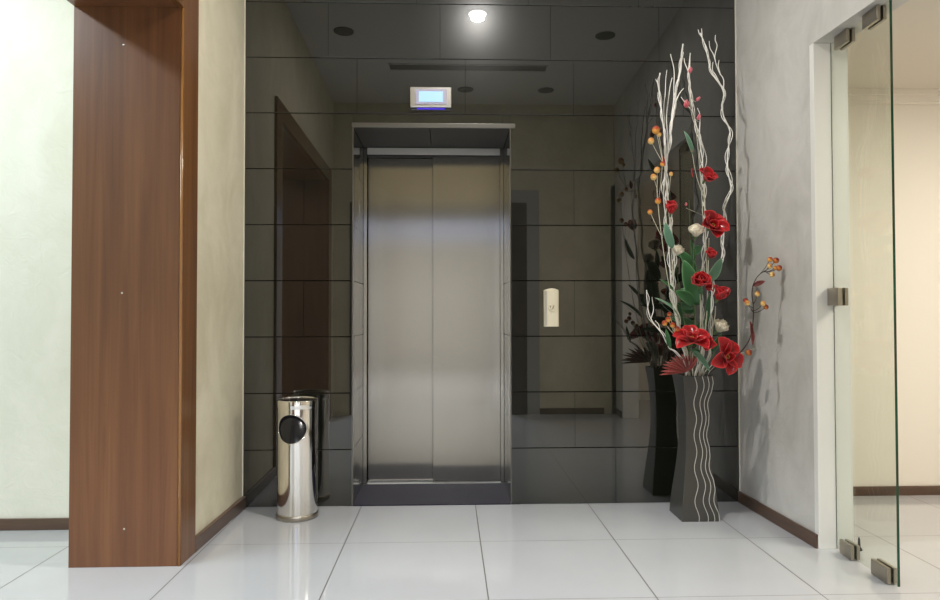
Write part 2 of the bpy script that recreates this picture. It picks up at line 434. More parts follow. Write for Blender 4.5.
# ------------------------------------------------------------------ glass door leaf
GX = 2.724
gl = thing('glass_panel', (GX, -.91, 0), 'clear frameless glass panel with green edge beside the white jamb on the right', 'glass panel')
bm = B(); box(bm, GX-.005, GX+.005, -1.125, -.7125, .009, 2.182)
bm.faces.ensure_lookup_table(); bm.normal_update()
for f in bm.faces: f.material_index = 1 if f.normal.y < -.9 else 0
link('pane', bm, [M['glass'], M['glass_edge']], gl)
def patch(y0, y1, z0, z1, name='patch_fitting'):
    bm = B()
    box(bm, GX-.019, GX-.0052, y0, y1, z0, z1, 0, .0015); box(bm, GX+.0052, GX+.019, y0, y1, z0, z1, 0, .0015)
    return link(name, bm, M['nickel'], gl)
patch(-.865, -.772, 2.132, 2.189); patch(-1.072, -.975, 2.132, 2.189)
patch(-.852, -.765, .004, .062); patch(-1.088, -.985, .004, .062)
bm = B(); box(bm, GX-.026, GX-.0052, -.790, -.706, 1.045, 1.120, 0, .0015); box(bm, GX+.0052, GX+.020, -.790, -.712, 1.045, 1.120, 0, .0015)
link('wall_clamp', bm, M['nickel'], gl)
for c in gl.children:
    for v in c.data.vertices: v.co.x += 0.036*(v.co.y + gl.location.y + .714)
ds = thing('dark_mark_peg', (2.812, -.728, 0), 'small dark peg put in for a dark mark just behind the glass panel', 'door stop')
bm = B(); lathe(bm, [(.012,0), (.012,.006), (.006,.014), (.0045,.045), (.002,.055)], 2.812, -.728, 12)  # added peg for a dark mark seen through the glass
link('peg', bm, M['rubber'], ds, True)

# ------------------------------------------------------------------ ceiling fittings of the lobby
def downlight(x, y, lit, label):
    t = thing('downlight', (x, y, H), label, 'ceiling light', 'lobby downlights')
    bm = B(); lathe(bm, [(.062,H-.0005), (.075,H-.001), (.075,H-.006), (.060,H-.011), (.060,H-.003)], x, y, 32, caps=(False, False))
    link('trim_ring', bm, M['satin'] if lit else M['void'], t, True)
    bm = B(); lathe(bm, [(.060,H-.0008), (.060,H-.004), (.056,H-.016), (.044,H-.028), (.024,H-.036), (.006,H-.038)] if lit else [(.060,H-.0008), (.060,H-.006), (.040,H-.012)], x, y, 32)
    link('lens', bm, M['lamp'] if lit else M['void'], t)
downlight(1.265, -1.08, True, 'lit round downlight shining as a white spot in the tiles at the top')
downlight(.28, -1.4, False, 'unlit downlight seen as a dark spot in the tiles above the left wall')
downlight(2.25, -1.42, False, 'unlit downlight seen as a dark spot in the tiles left of the branch tips')
downlight(1.22, -2.66, False, 'unlit downlight seen as a dark spot just right of the floor display')
downlight(1.98, -2.66, False, 'unlit downlight seen as a dark spot low in the tiles above the call panel')
vt = thing('air_vent', (1.22, -2.1, H), 'long slot air vent in the lobby ceiling, mirrored in the tiles', 'air vent')
link('frame', boxes((.56, 1.9, -2.17, -2.16, H-.008, H), (.56, 1.9, -2.04, -2.03, H-.008, H), (.55, .56, -2.17, -2.03, H-.008, H), (1.9, 1.91, -2.17, -2.03, H-.008, H)), M['ceiling'], vt)
link('slot', boxes((.56, 1.9, -2.16, -2.04, H-.004, H-.001)), M['void'], vt)

# ------------------------------------------------------------------ bin
BX, BY = .302, -.162
bn = thing('waste_bin', (BX, BY, 0), 'polished chrome cylindrical waste bin with round side hole standing by the left wall', 'bin')
bm = B()
R = .0985
lathe(bm, [(R, .026), (R, .545), (R-.003, .545), (R-.003, .026)], BX, BY, 96, caps=(False, False))
vs = bm.verts[:]
n = 96
for k in range(n):    # close the bottom ring
    bm.faces.new((vs[k], vs[(k+1)%n], vs[3*n+(k+1)%n], vs[3*n+k]))
body = link('body', bm, M['chrome'], bn)
cut = B()
dirh = Vector((-.13, -1, 0)).normalized()
bmesh.ops.create_cone(cut, cap_ends=True, segments=48, radius1=.072, radius2=.072, depth=.12,
    matrix=Matrix.Translation(Vector((BX, BY, .450)) + dirh*.1) @ dirh.to_track_quat('Z', 'Y').to_matrix().to_4x4())
co = link('cutter', cut, M['chrome'])
body_loc = body.matrix_world
bpy.context.view_layer.update()
md = body.modifiers.new('cut', 'BOOLEAN'); md.object = co; md.operation = 'DIFFERENCE'; md.solver = 'EXACT'
dg = bpy.context.evaluated_depsgraph_get()
me = bpy.data.meshes.new_from_object(body.evaluated_get(dg))
body.modifiers.clear(); body.data = me
bpy.data.objects.remove(co)
for p in me.polygons: p.use_smooth = True
try: me.set_sharp_from_angle(angle=math.radians(35))
except Exception: pass
bm = B(); lathe(bm, [(.094,.03), (.094,.535)], BX, BY, 64, caps=(True, True)); link('inner_liner', bm, M['dark'], bn, True)
bm = B()
pts = []
yax = dirh; xax = yax.cross(Vector((0,0,1))).normalized()
for k in range(49):
    a = 2*PI*k/48; lx, lz = .072*math.cos(a), .072*math.sin(a)
    d = math.sqrt(max(R*R - lx*lx, 0))
    pts.append(Vector((BX, BY, .450)) + yax*(d+.0005) + xax*lx + Vector((0,0,lz)))
tube(bm, pts, .0025, .0025, 6, 1); link('hole_rim', bm, M['chrome'], bn, True)
bm = B(); lathe(bm, [(.0995,.545), (.1005,.548), (.1005,.580), (.0995,.586), (.0965,.586), (.0955,.583), (.095,.578)], BX, BY, 96, caps=(False, False))
link('top_ring', bm, M['chrome'], bn, True)
bm = B(); lathe(bm, [(.0, .5800), (.096,.5815)], BX, BY, 48, caps=(False, False)); bmesh.ops.remove_doubles(bm, verts=bm.verts, dist=1e-5)
link('ash_tray', bm, M['dark'], bn, True)
bm = B(); lathe(bm, [(.100, 0), (.1035,.003), (.1035,.022), (.0995,.027), (.097,.027)], BX, BY, 96, caps=(True, False))
link('base_ring', bm, M['nickel'], bn, True)

# ------------------------------------------------------------------ vase
VX, VY, VZ = 2.284, -.232, .706
KH = [(0,.0935), (.10,.0850), (.22,.0705), (.33,.0600), (.43,.0570), (.53,.0600), (.62,.0680), (.706,.0790)]
def half(z):
    for (a, ha), (b, hb) in zip(KH, KH[1:]):
        if z <= b: break
    i = KH.index((a, ha))
    p0 = KH[max(i-1, 0)][1]; p3 = KH[min(i+2, len(KH)-1)][1]; t = (z-a)/(b-a)
    return .5*(2*ha + (hb-p0)*t + (2*p0-5*ha+4*hb-p3)*t*t + (3*ha-p0-3*hb+p3)*t**3)
vs_ = thing('flower_vase', (VX, VY, 0), 'tall square waisted charcoal vase with pale wavy lines holding the flowers', 'vase')
bm = B(); n = 36
rings = []
for i in range(n+1):
    z = VZ*i/n; h = half(z)
    rings.append([bm.verts.new((VX+sx*h, VY+sy*h, z)) for sx, sy in ((-1,-1), (1,-1), (1,1), (-1,1))])
for i in range(n, 1, -1):
    z = VZ*i/n; h = half(z) - .007
    rings.append([bm.verts.new((VX+sx*h, VY+sy*h, z)) for sx, sy in ((-1,-1), (1,-1), (1,1), (-1,1))])
for A, C in zip(rings, rings[1:]):
    for k in range(4): bm.faces.new((A[k], A[(k+1)%4], C[(k+1)%4], C[k]))
bm.faces.new(rings[0]); bm.faces.new(rings[-1])
vb = link('body', bm, M['vase'], vs_)
md = vb.modifiers.new('bevel', 'BEVEL'); md.width = .0025; md.segments = 2; md.limit_method = 'ANGLE'; md.angle_limit = math.radians(50)
for f0 in (.40, .64, .81, .95):
    bm = B(); pts = []
    for i in range(81):
        z = VZ*i/80; h = half(z)
        s = f0 + .055*math.sin(2*PI*(z/.158) + .9)
        s = min(s, .985)
        pts.append((VX - h + 2*h*s, VY - h - .0002, z if 0 < i < 80 else z + (.001 if i == 0 else -.0005)))
    tube(bm, pts, .0016, .0016, 6, 1)
    link('wave_line', bm, M['wave'], vs_, True)

# ------------------------------------------------------------------ plant builders
def sheet(bm, base, axis, rad, L, W, a0, a1, cup=.25, nu=6, nv=9, tipw=.0, shape=.75, twist=0, edge=1.0, ruffle=0):
    """petal or leaf: grows from base, leaving the axis at angle a0 and ending at a1"""
    base, axis, rad = Vector(base), Vector(axis).normalized(), Vector(rad)
    rad = (rad - axis*rad.dot(axis)).normalized(); tan = axis.cross(rad)
    lay = bm.verts.layers.float.get('rim') or bm.verts.layers.float.new('rim')
    p = base.copy(); g = []
    ph = random.uniform(0, 6)
    for j in range(nv+1):
        v = j/nv; th = a0 + (a1-a0)*v
        d = axis*math.cos(th) + rad*math.sin(th); nrm = axis*math.sin(th) - rad*math.cos(th)
        if j: p = p + d*(L/nv)
        w = W*(math.sin(PI*min(v**shape*.97+.03, 1)))**.7 + tipw*v
        if v < .03: w = max(w, W*.12)
        tt = tan*math.cos(twist*v) + nrm*math.sin(twist*v); nn = nrm*math.cos(twist*v) - tan*math.sin(twist*v)
        row = []
        for i in range(nu+1):
            u = 2*i/nu - 1
            q = p + tt*(u*w) + nn*(cup*w*u*u) + nn*(ruffle*w*abs(u)*math.sin(9*v+ph+3*u))
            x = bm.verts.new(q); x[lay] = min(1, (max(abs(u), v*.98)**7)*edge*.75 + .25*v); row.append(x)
        g.append(row)
    for A, C in zip(g, g[1:]):
        for i in range(nu): bm.faces.new((A[i], A[i+1], C[i+1], C[i]))
def thicken(o, t=.0012):
    md = o.modifiers.new('thickness', 'SOLIDIFY'); md.thickness = t; md.offset = 0
    return o
def around(axis, k, n, ph=0):
    axis = Vector(axis).normalized(); a = axis.orthogonal().normalized(); b = axis.cross(a)
    t = 2*PI*k/n + ph
    return a*math.cos(t) + b*math.sin(t)
def flower(par, c, axis, size, opening=1.0, mats='red', whorls=((3,.75,.35),(5,1.0,1.0)), name='flower', ph=0, label=None):
    """calyx + stamens as the part, each petal its own sub-part"""
    c = Vector(c); ax = Vector(axis).normalized()
    bm = B(); tube(bm, [c - ax*size*.28, c - ax*size*.08, c + ax*size*.10], size*.07, size*.13, 8, 3)
    fl = link(name, bm, M['stem'], par, True)
    if label: fl['label'] = label
    if mats == 'red':
        bm = B()
        for k in range(9):
            r = around(ax, k, 9, .3)
            q = c + ax*size*.38 + r*size*.10
            tube(bm, [c + ax*size*.05, (c+q)/2 + r*size*.01, q], size*.014, size*.010, 5, 2)
            sphere(bm, q, size*.026, seg=6)
        link('stamens', bm, M['stamen'], fl, True)
    for w, (n, s, op) in enumerate(whorls):
        for k in range(n):
            bm = B()
            j = random.uniform(-.12, .12)
            sheet(bm, c, ax, around(ax, k, n, ph + w*.55 + j*(2 if opening > 1.2 else 3)), size*1.15*s*random.uniform(.88, 1.12), size*s*(.50 if opening < 1.2 else .40), .35+.2*w,
                  (.05 + 1.2*op*opening) + (random.uniform(-.3, .3) if opening > 1.2 else random.uniform(-.5, .35)), cup=.55, shape=1.3, nu=8, nv=10, ruffle=.05)
            thicken(link('petal', bm, M[mats], fl, True), .0014)
    return fl
def rose(par, c, axis, size, label=None):
    c = Vector(c); ax = Vector(axis).normalized()
    bm = B(); tube(bm, [c - ax*size*.45, c - ax*size*.12, c + ax*size*.05], size*.08, size*.2, 8, 3)
    fl = link('flower', bm, M['stem'], par, True)
    bm = B()
    sphere(bm, c + ax*size*.30, size*.34, (1,1,1.15), 12)
    for w, (n, s, a1, wd) in enumerate(((3,1.0,-.85,.50), (4,1.12,-.8,.58), (5,1.15,-.6,.62), (4,1.05,-.05,.60))):
        for k in range(n):
            sheet(bm, c - ax*size*.08, ax, around(ax, k, n, w*.7), size*s, size*wd, 1.0 + .08*w, a1, cup=.55, shape=1.25, nu=8, nv=9, ruffle=.03)
    thicken(link('petals', bm, M['ivory'], fl, True), .0014)
    bm = B()
    for k in range(5): sheet(bm, c - ax*size*.16, ax, around(ax, k, 5), size*.42, size*.09, .9, 1.5, cup=.2, nu=4, nv=5)
    thicken(link('sepals', bm, M['leaf'], fl, True), .0012)
    return fl
def leaf(par, base, tip, W, m='leaf', face=(0,-1,.2), bend=.5, cup=.3, name='leaf', label=None):
    """leaf from base to tip; face = the way its upper side looks"""
    base, tip = Vector(base), Vector(tip); d = tip - base; L = d.length
    f = Vector(face); f = (f - d*(f.dot(d)/d.dot(d))).normalized()
    bm = B()
    sheet(bm, base, d, -f, L*(1+.04*bend), W, -bend*.5, bend*.5, cup=cup, nu=6, nv=10, shape=.8, ruffle=.05)
    tube(bm, [base, base + d*.5 + f*(-.25*bend*L*.25), base + d*.9], W*.05, W*.02, 5, 2)
    o = thicken(link(name, bm, M[m], par, True), .0012)
    if label: o['label'] = label
    return o
def berry(par, c, r, m='orange_berry', ax=(0,-.3,1)):
    bm = B(); sphere(bm, c, r, (1,1,1.05), 12)
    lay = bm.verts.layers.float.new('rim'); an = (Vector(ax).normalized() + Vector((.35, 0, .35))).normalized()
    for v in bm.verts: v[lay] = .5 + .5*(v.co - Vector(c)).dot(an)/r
    o = link('berry', bm, M[m], par, True)
    bm = B()
    for k in range(4): sheet(bm, Vector(c) - Vector(ax).normalized()*r*1.02, ax, around(ax, k, 4), r*1.2, r*.4, 1.5, .2, cup=.2, nu=2, nv=4)
    thicken(link('calyx', bm, M['dark_leaf'], o, True), .0008)
    return o
def path(mouth, pts):
    """stem path: foot of the vase, waist, mouth, then the points of the stem"""
    mx, my = mouth
    return [(VX+mx*.35, VY+my*.35, .012), (VX+mx*.42, VY+my*.42, .43), (VX+mx, VY+my, .69)] + [at(*p) for p in pts]
def stem_thing(name, label, cat, mouth, group=None):
    return thing(name, (VX+mouth[0]*.35, VY+mouth[1]*.35, .01), label, cat, group)

# ---- white curly branches
def jitter_strand(pts, amp, seed):
    rnd = random.Random(seed); P = catmull(pts, 4); out = []
    f = rnd.uniform(30, 42); ph = rnd.uniform(0, 6)
    for i, p in enumerate(P):
        k = min(1, i/3, (len(P)-1-i)/3)
        out.append(p + Vector((math.sin(p.z*f+ph), math.cos(p.z*f*.9+ph), 0))*amp*k)
    return out
def white_branch(label, mouth, main, twigs, r=.0052, strands=2, seed=1):
    r *= .86
    t = stem_thing('white_branch', label, 'branch', mouth, 'white curly branches')
    P = path(mouth, main)
    bm = B(); tube(bm, P, r, r*.6, 7, 5, .12)
    link('main_stem', bm, M['white_wood'], t, True)
    for k in range(strands):
        bm = B(); tube(bm, jitter_strand(P[2:], .0095, seed+k*7), r*.55, r*.38, 6, 2)
        link('twining_shoot', bm, M['white_wood'], t, True)
    for k, tw in enumerate(twigs):
        q = [at(*p) for p in tw]
        bm = B(); tube(bm, jitter_strand(q, .0028, seed+50+k) if len(q) > 2 else q, r*.62, r*.32, 6, 2)
        link('twig', bm, M['white_wood'], t, True)
    return t
Y1 = -.24
white_branch('white curly branch ending in a thick blunt tip left of the pink buds', (-.035, -.01),
    [(686,355,Y1), (681,333,Y1-.01), (676,308,Y1), (673,288,Y1), (674.5,262,Y1), (671.5,240,Y1-.01), (669.5,215,Y1), (667,190,Y1),
     (666,172,Y1), (668,152,Y1), (671,132,Y1), (673.5,112,Y1), (676.5,90,Y1), (680,68,Y1), (683,44,Y1)],
    [[(671,132,Y1), (672.5,110,Y1+.01), (674.3,85,Y1+.01), (673.2,66,Y1+.02), (670.5,54,Y1+.02)],
     [(673,115,Y1), (677,100,Y1-.01), (680.5,92,Y1-.01), (684,88,Y1-.02)],
     [(668,152,Y1), (667,120,Y1+.02), (668,98,Y1+.02), (672,80,Y1+.02), (673,78,Y1+.02)],
     [(678,82,Y1), (681.5,65,Y1-.012), (683.5,52,Y1-.012)]], .0062, 2, 3)
Y2 = -.275
white_branch('shorter white branch, leftmost of the tall ones, behind the orange berries', (-.045, -.03),
    [(688,362,Y2), (681.5,345,Y2), (678,325,Y2), (672.5,300,Y2), (670.5,275,Y2), (668.5,245,Y2), (666,220,Y2), (663.5,195,Y2), (665,172,Y2),
     (666,150,Y2), (663.5,128,Y2), (661.5,110,Y2), (659.7,95,Y2), (659,82,Y2), (660,73,Y2)],
    [[(659.7,95,Y2), (658,84,Y2), (655.5,79,Y2)], [(661.5,110,Y2), (658.5,98,Y2), (658,92,Y2)],
     [(665,160,Y2), (664,120,Y2+.02), (665,90,Y2+.03), (667,70,Y2+.03)]], .0052, 1, 11)
Y3 = -.25
white_branch('white branch in the middle carrying pink buds near its tip', (.0, -.02),
    [(701.5,360,Y3), (703,338,Y3), (702,312,Y3), (700.5,292,Y3), (702.5,265,Y3), (705.5,240,Y3), (705,215,Y3), (704,192,Y3), (702.5,175,Y3),
     (702.5,160,Y3), (700,145,Y3), (697,128,Y3), (693,112,Y3), (691,98,Y3), (690,82,Y3), (688.5,72,Y3), (690.3,53,Y3)],
    [[(704,192,Y3), (702,180,Y3+.01), (706,162,Y3+.01), (703,145,Y3+.01), (699.5,130,Y3), (699.5,115,Y3), (697.5,108,Y3)],
     [(688.5,72,Y3), (685.5,64,Y3), (684,58,Y3)], [(693,112,Y3), (686,104,Y3), (681,97,Y3)], [(701,150,Y3), (700,135,Y3-.02), (700,117,Y3-.02)]], .0048, 2, 21)
Y4 = -.22
white_branch('tallest white branch, forking at its tip close to the right wall', (.035, .0),
    [(709,355,Y4), (710.5,325,Y4), (711.5,300,Y4), (713.5,280,Y4), (719,266,Y4), (722.5,252,Y4), (724,225,Y4), (724.5,208,Y4), (731,190,Y4),
     (728,172,Y4), (727.5,157,Y4), (729,143,Y4), (730,131,Y4), (724,118,Y4), (722.5,105,Y4), (723.5,92,Y4), (717,80,Y4), (710.8,70,Y4), (708,58,Y4), (705,45,Y4), (700.5,33,Y4)],
    [[(723.5,92,Y4), (723.5,80,Y4), (718.5,71,Y4), (715.2,58,Y4), (716.8,46,Y4), (714.8,40,Y4), (715.5,35,Y4)],
     [(715.2,60,Y4), (713,54,Y4+.01), (709.8,48,Y4+.01), (709.2,41,Y4+.01)],
     [(720.5,75,Y4), (718.5,66,Y4), (719,60,Y4)], [(702,37,Y4), (699,33,Y4), (698,29.5,Y4)], [(702,37,Y4), (701.5,32,Y4), (701.5,28.5,Y4)],
     [(722.5,88,Y4), (716,76,Y4-.01), (712,70,Y4-.01), (713,62,Y4-.01)]], .0050, 2, 31)
Y5 = -.33
white_branch('short white twig bending out low to the left of the red fan leaf', (-.05, -.045),
    [(685.5,365,Y5), (677,352.5,Y5-.01), (670,348,Y5-.01), (665.5,341,Y5-.01), (662,333.5,Y5-.02), (653.5,323,Y5-.02), (649,314,Y5-.02), (647,300,Y5-.02), (646.5,290,Y5-.02)],
    [[(661,333,Y5-.02), (659,325,Y5-.02), (655,320.5,Y5-.02)], [(651,319,Y5-.02), (653,308,Y5-.02), (652,297,Y5-.02)]], .0040, 1, 41)

# ---- red flowers
def red_stem(label, mouth, pts, m='pale_stem', r=.0034):
    t = stem_thing('red_flower_stem', label, 'flower stem', mouth, 'red flower stems')
    bm = B(); tube(bm, path(mouth, pts), r, r*.6, 7, 4); link('stem', bm, M[m], t, True); return t
t = red_stem('red flower stem whose bloom opens sideways highest on the middle branch', (.012, -.045),
    [(703,350,-.29), (706,320,-.29), (707.5,290,-.29), (706.5,260,-.29), (705.5,230,-.29), (705,205,-.29), (704.5,186,-.29)])
flower(t, at(704.5,181,-.29), (.25,-.55,.55), .060, 1.0, ph=.3)
leaf(t, at(692.5,154,-.27), at(684.5,131,-.30), .013, 'pale_leaf', (.3,-1,0))
bm = B(); sheet(bm, at(692,152,-.28), (-.1,0,1), (.6,-1,0), .055, .008, -.1, .25); thicken(link('bud', bm, M['pink'], t, True))
bm = B(); tube(bm, [at(704.8,200,-.29), at(697,178,-.285), at(692.3,154,-.275)], .0018, .0012, 6, 3); link('side_stem', bm, M['pale_stem'], t, True)
bm = B(); sheet(bm, at(692,168,-.3), (-.2,-.2,-1), (1,0,0), .05, .006, 0, .4); thicken(link('loose_petal', bm, M['red'], t, True))
t = red_stem('red flower stem with the wide double bloom beside the upper white rose', (.02, -.03),
    [(704,345,-.30), (707,310,-.31), (708,280,-.31), (708.5,255,-.31), (709,238,-.31)])
flower(t, at(710,228,-.32), (.15,-.85,.35), .080, 1.05, whorls=((3,.62,.6),(6,1.0,1.1)), ph=.9)
flower(t, at(709.5,258,-.33), (.1,-.7,.6), .044, .7, whorls=((3,.7,.3),(4,1.0,.8)))
leaf(t, at(708,282,-.30), at(722,258,-.31), .026, 'pale_leaf', (.2,-1,.1), .3)
leaf(t, at(707,322,-.30), at(709.5,293,-.32), .012, 'leaf', (-.5,-1,0), .4)
t = red_stem('red flower stem with the large half open bloom at mid height', (-.002, -.05),
    [(699,352,-.32), (700.5,325,-.33), (700.5,305,-.33), (700,294,-.335)])
flower(t, at(699,286,-.34), (-.15,-.7,.6), .076, .75, whorls=((4,.8,.3),(5,1.0,.75)), ph=.5)
bm = B()
for k in range(3): sheet(bm, at(705,288,-.33), (.9,-.35,.25), around((.9,-.35,.25), k, 3), .045, .019, .3, .6+.25*k, cup=.4)
thicken(link('side_bloom', bm, M['red'], t, True))
leaf(t, at(697,305,-.31), at(684,260,-.29), .042, 'leaf', (-.15,-1,.1), .35)
leaf(t, at(694,304,-.31), at(676,291,-.33), .032, 'leaf', (-.1,-1,.4), .4, label='broad bright green leaf')
t = red_stem('red flower stem with the tulip shaped bloom above the lower white rose', (.03, -.04),
    [(710,350,-.31), (712.5,330,-.32), (715,315,-.33), (715.5,306,-.335)])
flower(t, at(717,300,-.34), (.25,-.55,.8), .064, .6, whorls=((3,.8,.2),(5,1.0,.55)), ph=.2)
leaf(t, at(712,352,-.30), at(721,334,-.33), .016, 'leaf', (0,-1,.4), .4)
t = red_stem('red flower stem with the single cupped bloom on the far left', (-.03, -.045),
    [(686,350,-.30), (679,322,-.31), (674,290,-.31), (672,262,-.31), (672,235,-.31), (671,220,-.31)], 'pale_stem')
flower(t, at(670.5,214,-.32), (-.05,-.5,.85), .056, .55, whorls=((3,.8,.25),(5,1.0,.6)), ph=.7)
leaf(t, at(672.5,248,-.33), at(665,222,-.36), .020, 'pale_leaf', (-.6,-1,0), .35)
leaf(t, at(679,318,-.31), at(655.5,297,-.34), .012, 'pale_leaf', (.1,-.7,1), .8)
leaf(t, at(675,292,-.31), at(660,279,-.29), .010, 'leaf', (.1,-.8,.8), .5)
bm = B(); sheet(bm, at(664.5,166,-.30), (-.1,0,1), (0,-1,0), .05, .009, -.15, .1, cup=.8); thicken(link('bud', bm, M['red'], t, True))
bm = B(); tube(bm, [at(671,220,-.31), at(666.5,190,-.30), at(664.5,166,-.30)], .002, .0014, 6, 3); link('side_stem', bm, M['pale_stem'], t, True)
t = red_stem('red flower stem with the big low bloom lying over the left rim of the vase', (-.02, -.055),
    [(692,362,-.345), (693,352,-.355)])
flower(t, at(691,343,-.36), (-.12,-.62,.7), .092, 1.35, whorls=((3,.62,.3),(5,1.0,1.05)), ph=1.2)
leaf(t, at(700,352,-.35), at(691,350,-.37), .012, 'leaf', (0,-1,.2), .4)
leaf(t, at(692,350,-.365), at(710,371,-.375), .016, 'pale_leaf', (.1,-1,.4), .7)
t = red_stem('red flower stem with the big low bloom hanging over the right rim of the vase', (.03, -.05),
    [(711,366,-.35), (717,358,-.365)])
flower(t, at(723,357,-.375), (.22,-.8,.1), .094, 1.5, whorls=((3,.6,.25),(5,1.0,1.0)), ph=.15)
bm = B()
for k in range(4): sheet(bm, at(709,348,-.385), (-.4,-.75,.5), around((-.4,-.75,.5), k, 4, .4), .066, .026, .35, 1.0, cup=.45)
thicken(link('side_bloom', bm, M['red'], t, True))
leaf(t, at(722,366,-.35), at(737,371,-.36), .010, 'pale_leaf', (0,-.6,1), .4)
t = red_stem('thin stem of pink buds climbing the middle white branch', (.006, -.01),
    [(702,345,-.27), (701,300,-.265), (704,250,-.265), (702,200,-.265), (699,160,-.265), (696,130,-.265), (691,112,-.265), (689.5,90,-.265), (689,72,-.265)], r=.0022)
for px, py, ax, s in ((690,73,(.1,-.2,1),.030), (687,108,(-.2,-.3,1),.042), (696.5,101,(.5,-.3,.6),.026), (698.5,120,(.1,-.2,1),.030), (686,206,(0,-.2,1),.018)):
    c = at(px, py, -.275); bm = B()
    for k in range(3): sheet(bm, c, ax, around(ax, k, 3), s, s*.34, .45, -.05, cup=.6)
    thicken(link('bud', bm, M['pink'], t, True))
for a, b in (((694,118),(698.5,122)), ((690,98),(696,102)), ((702,215),(686,208))):
    bm = B(); tube(bm, [at(*a,-.265), at(*b,-.272)], .0012, .0010, 5, 1); link('bud_stalk', bm, M['pale_stem'], t, True)

# ---- white roses
def rose_stem(label, mouth, pts, c, axis, size, leaves):
    t = stem_thing('white_rose_stem', label, 'rose', mouth, 'white roses')
    bm = B(); tube(bm, path(mouth, pts), .003, .0022, 7, 4); link('stem', bm, M['stem'], t, True)
    rose(t, c, axis, size)
    for l in leaves: leaf(t, *l)
    return t
rose_stem('cream white rose between the red blooms at the top', (-.01, .01), [(697,350,-.25), (695,310,-.26), (693,275,-.28), (694,245,-.30)],
    at(695.5,235,-.315), (-.05,-.55,.8), .064, [(at(694,275,-.27), at(680,250,-.26), .030, 'leaf', (0,-1,.3)), (at(693,262,-.28), at(691,240,-.27), .014, 'leaf', (.4,-1,.2))])
rose_stem('cream white rose half hidden behind the left white branches', (-.03, .02), [(689,350,-.22), (682,310,-.22), (678,280,-.22), (676,262,-.23)],
    at(676,254,-.235), (.25,-.5,.8), .054, [(at(683,318,-.22), at(672,300,-.2), .016, 'leaf', (0,-1,.3))])
rose_stem('cream white rose low on the right between the tulip bloom and the big red bloom', (.04, -.02), [(713,355,-.28), (716,344,-.30), (717.5,336,-.315)],
    at(717.5,330,-.33), (.45,-.4,.75), .064, [(at(716,350,-.29), at(705,336,-.28), .012, 'leaf', (0,-1,.4))])

# ---- berries
def berry_stem(name, label, mouth, pts, branches, m='pale_stem', r=.0026, leaves=(), group='berry sprays'):
    t = stem_thing(name, label, 'berry spray', mouth, group)
    P = path(mouth, pts)
    bm = B(); tube(bm, P, r, r*.6, 7, 4); link('stem', bm, M[m], t, True)
    for a, b, rad, mm in branches:
        c = at(*b); rad *= 1.18; bm = B(); a = at(*a); mid = (a+c)/2 + Vector((0, -.004, -.006))
        tube(bm, [a, mid, c], r*.55, r*.4, 6, 3); link('stalk', bm, M[m], t, True)
        berry(t, c, rad, mm, c - mid)
    for l in leaves: leaf(t, *l)
    return t
Y6 = -.33
berry_stem('berry_spray', 'spray of yellow and orange berries at upper left of the bouquet', (-.05, -.03),
    [(687,358,Y6), (678,330,Y6), (668,280,Y6), (662,240,Y6), (658,205,Y6), (657,188,Y6)],
    [((657,188,Y6), (653.5,177,Y6), .0130, 'yellow_berry'), ((657,188,Y6), (657,170,Y6), .0130, 'yellow_berry'),
     ((659,215,Y6), (658,201,Y6-.01), .0125, 'orange_berry'), ((662,240,Y6), (671,174,Y6+.02), .0090, 'yellow_berry'),
     ((658,205,Y6), (662.5,164,Y6), .0100, 'orange_berry'), ((663,163,Y6), (651,141,Y6), .0135, 'yellow_berry'),
     ((663,163,Y6), (656,130,Y6), .0165, 'orange_berry'), ((663,163,Y6), (659,134.5,Y6), .0100, 'yellow_berry'),
     ((661,235,Y6), (650,212,Y6+.1), .011, 'orange_berry')])
Y7 = -.345
berry_stem('berry_spray', 'cluster of small orange berries just above the left edge of the low red bloom', (-.04, -.05),
    [(689,362,Y7), (682,347,Y7), (678,338,Y7)],
    [((680,343,Y7), (677,329,Y7), .0115, 'red_berry'), ((679,340,Y7), (672.5,325,Y7), .0110, 'orange_berry'),
     ((678,338,Y7), (668,319.5,Y7), .0110, 'orange_berry'), ((678,338,Y7), (664.5,323,Y7), .0110, 'orange_berry'), ((678,338,Y7), (669,314,Y7), .0085, 'red_berry')],
    leaves=[(at(670,349,Y7), at(666,329,Y7-.01), .011, 'leaf', (-.3,-1,.2))])
Y8 = -.345
berry_stem('berry_spray', 'short pale sprig with red berries poking out right over the big low bloom', (.05, -.045),
    [(722,362,Y8), (735,356,Y8), (750,350,Y8-.01), (761,347,Y8-.02)],
    [((735,356,Y8), (733,346,Y8-.03), .0120, 'orange_berry'), ((731,358,Y8), (728,345,Y8-.03), .0105, 'red_berry'), ((740,354,Y8), (749,352.5,Y8-.015), .0130, 'red_berry'),
     ((730,358,Y8), (741,361,Y8-.02), .0100, 'yellow_berry'), ((728,359,Y8), (724,347,Y8-.03), .0095, 'red_berry')], r=.002)
Y9 = -.47
